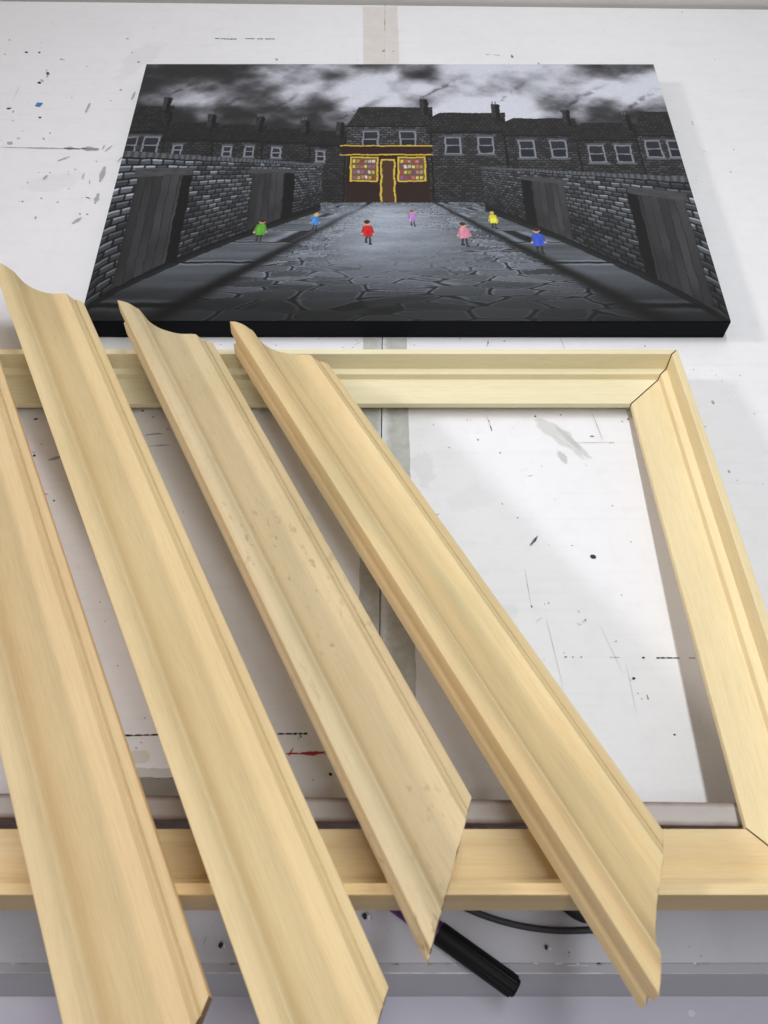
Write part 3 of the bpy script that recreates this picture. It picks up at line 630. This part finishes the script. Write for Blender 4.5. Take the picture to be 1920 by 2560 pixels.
mp_ = NT('printed_canvas'); ca = mp_.n('ShaderNodeVertexColor', layer_name='print'); mp_.l(mp_.mix(.0, ca.outputs[0], (0, 0, 0)), mp_.b.inputs['Base Color'])
mp_.b.inputs['Roughness'].default_value = .5; mp_.b.inputs['Specular IOR Level'].default_value = .3
mp_.bump(mp_.noise(mp_.n('ShaderNodeTexCoord').outputs['Object'], 1300, 1), .15, .0002)
me.materials.append(mp_.m)
pic = bpy.data.objects.new('printed_picture', me); C.objects.link(pic); pic.parent = canvas; pic.matrix_parent_inverse = Matrix.Translation(canvas.location).inverted(); pic.matrix_basis = M

# ---------------------------------------------------------------- marker pen on the ledge
ax = Vector((.0895, .0176, 0)); dr = Vector((-.834, .552, 0)).normalized(); rad = .0077
pen = thing('marker_pen', 'thick marker pen with black fluted cap and purple barrel on the grey ledge', 'marker pen', (.05, .045, zl))
PM = basis(dr, Vector((-dr.y, dr.x, 0)), Vector((0, 0, 1)), ax + Vector((0, 0, zl + rad + .0002)))
def lathe(name, prof, mat, n=48, flute=0, fl_amp=0, parent=None, mw=None):
    V = []; F = []
    for (x, r_) in prof:
        for i in range(n):
            a = 2 * math.pi * i / n; rr_ = r_ * (1 - (fl_amp if (i // 2) % 2 else 0) * (1 if flute and flute[0] < x < flute[1] else 0)); V.append((x, rr_ * math.cos(a), rr_ * math.sin(a)))
    m_ = len(prof)
    for k in range(m_ - 1):
        for i in range(n): F.append([k * n + i, k * n + (i + 1) % n, (k + 1) * n + (i + 1) % n, (k + 1) * n + i])
    F.append(list(range(n))); F.append([(m_ - 1) * n + i for i in range(n)][::-1])
    o = mesh(name, V, F, mat, parent, mw)
    bm = bmesh.new(); bm.from_mesh(o.data); bmesh.ops.recalc_face_normals(bm, faces=bm.faces); bm.to_mesh(o.data); bm.free(); return o
m_cap = flat('black_plastic', (.006, .006, .007), .55, .25); m_barrel = flat('purple_plastic', (.085, .008, .12), .4)
lathe('cap', [(-.0012, .0052), (-.0004, .0060), (.0008, .0064), (.0012, .0064), (.0014, .0075), (.004, .0077), (.058, .0077), (.0600, .0075)], m_cap, 64, (.0013, .056), .045, pen, PM)
lathe('barrel', [(.0601, .0071), (.064, .0073), (.125, .0073), (.130, .0066), (.132, .0055)], m_barrel, 40, None, 0, pen, PM)

# ---------------------------------------------------------------- black cable on the ledge
def tube(name, pts, rad_, mat, parent=None, n=14):
    V = []; F = []; P = [Vector(p) for p in pts]
    for i, p in enumerate(P):
        t_ = (P[min(i + 1, len(P) - 1)] - P[max(i - 1, 0)]).normalized(); s_ = t_.cross(Vector((0, 0, 1))).normalized(); u_ = s_.cross(t_)
        for k in range(n):
            a = 2 * math.pi * k / n; V.append(p + s_ * math.cos(a) * rad_ + u_ * math.sin(a) * rad_)
    for i in range(len(P) - 1):
        for k in range(n): F.append([i * n + k, i * n + (k + 1) % n, (i + 1) * n + (k + 1) % n, (i + 1) * n + k])
    F.append(list(range(n))); F.append([(len(P) - 1) * n + k for k in range(n)][::-1])
    return mesh(name, V, F, mat, parent, smooth=True)
m_rub = flat('dark_grey_rubber', (.045, .045, .048), .55); m_rub2 = flat('black_rubber', (.014, .014, .016), .5)
cx_, cy_, r_ = .130, .2325, .1805
def smooth_path(K, z, n=70):
    K = [Vector((a, b, z)) for a, b in K]; out = []
    for i in range(len(K) - 1):
        p0, p1, p2, p3 = K[max(i - 1, 0)], K[i], K[i + 1], K[min(i + 2, len(K) - 1)]
        for k in range(8):
            u = k / 8; out.append(.5 * ((2 * p1) + (p2 - p0) * u + (2 * p0 - 5 * p1 + 4 * p2 - p3) * u * u + (3 * p1 - p0 - 3 * p2 + p3) * u ** 3))
    return out + [K[-1]]
K = [(cx_ + r_ * math.cos(R(a)), cy_ + r_ * math.sin(R(a))) for a in np.linspace(226, 276, 12)] + [(.1625, .0565), (.1700, .0665), (.1720, .0800), (.1720, .1000)]
pts = smooth_path(K, zl + .0024)
cb = tube('cable', pts, .0022, m_rub); tag(cb, 'thin dark grey cable curving across the ledge below the frame', 'cable')
pts = smooth_path([(.1180, .1000), (.1215, .0840), (.1290, .0700), (.1400, .0625), (.1515, .0630), (.1590, .0720), (.1610, .1000)], zl + .0062)
hs = tube('hose', pts, .0058, m_rub2); tag(hs, 'short thick black hose bend lying half under the frame beside the thin cable', 'hose')
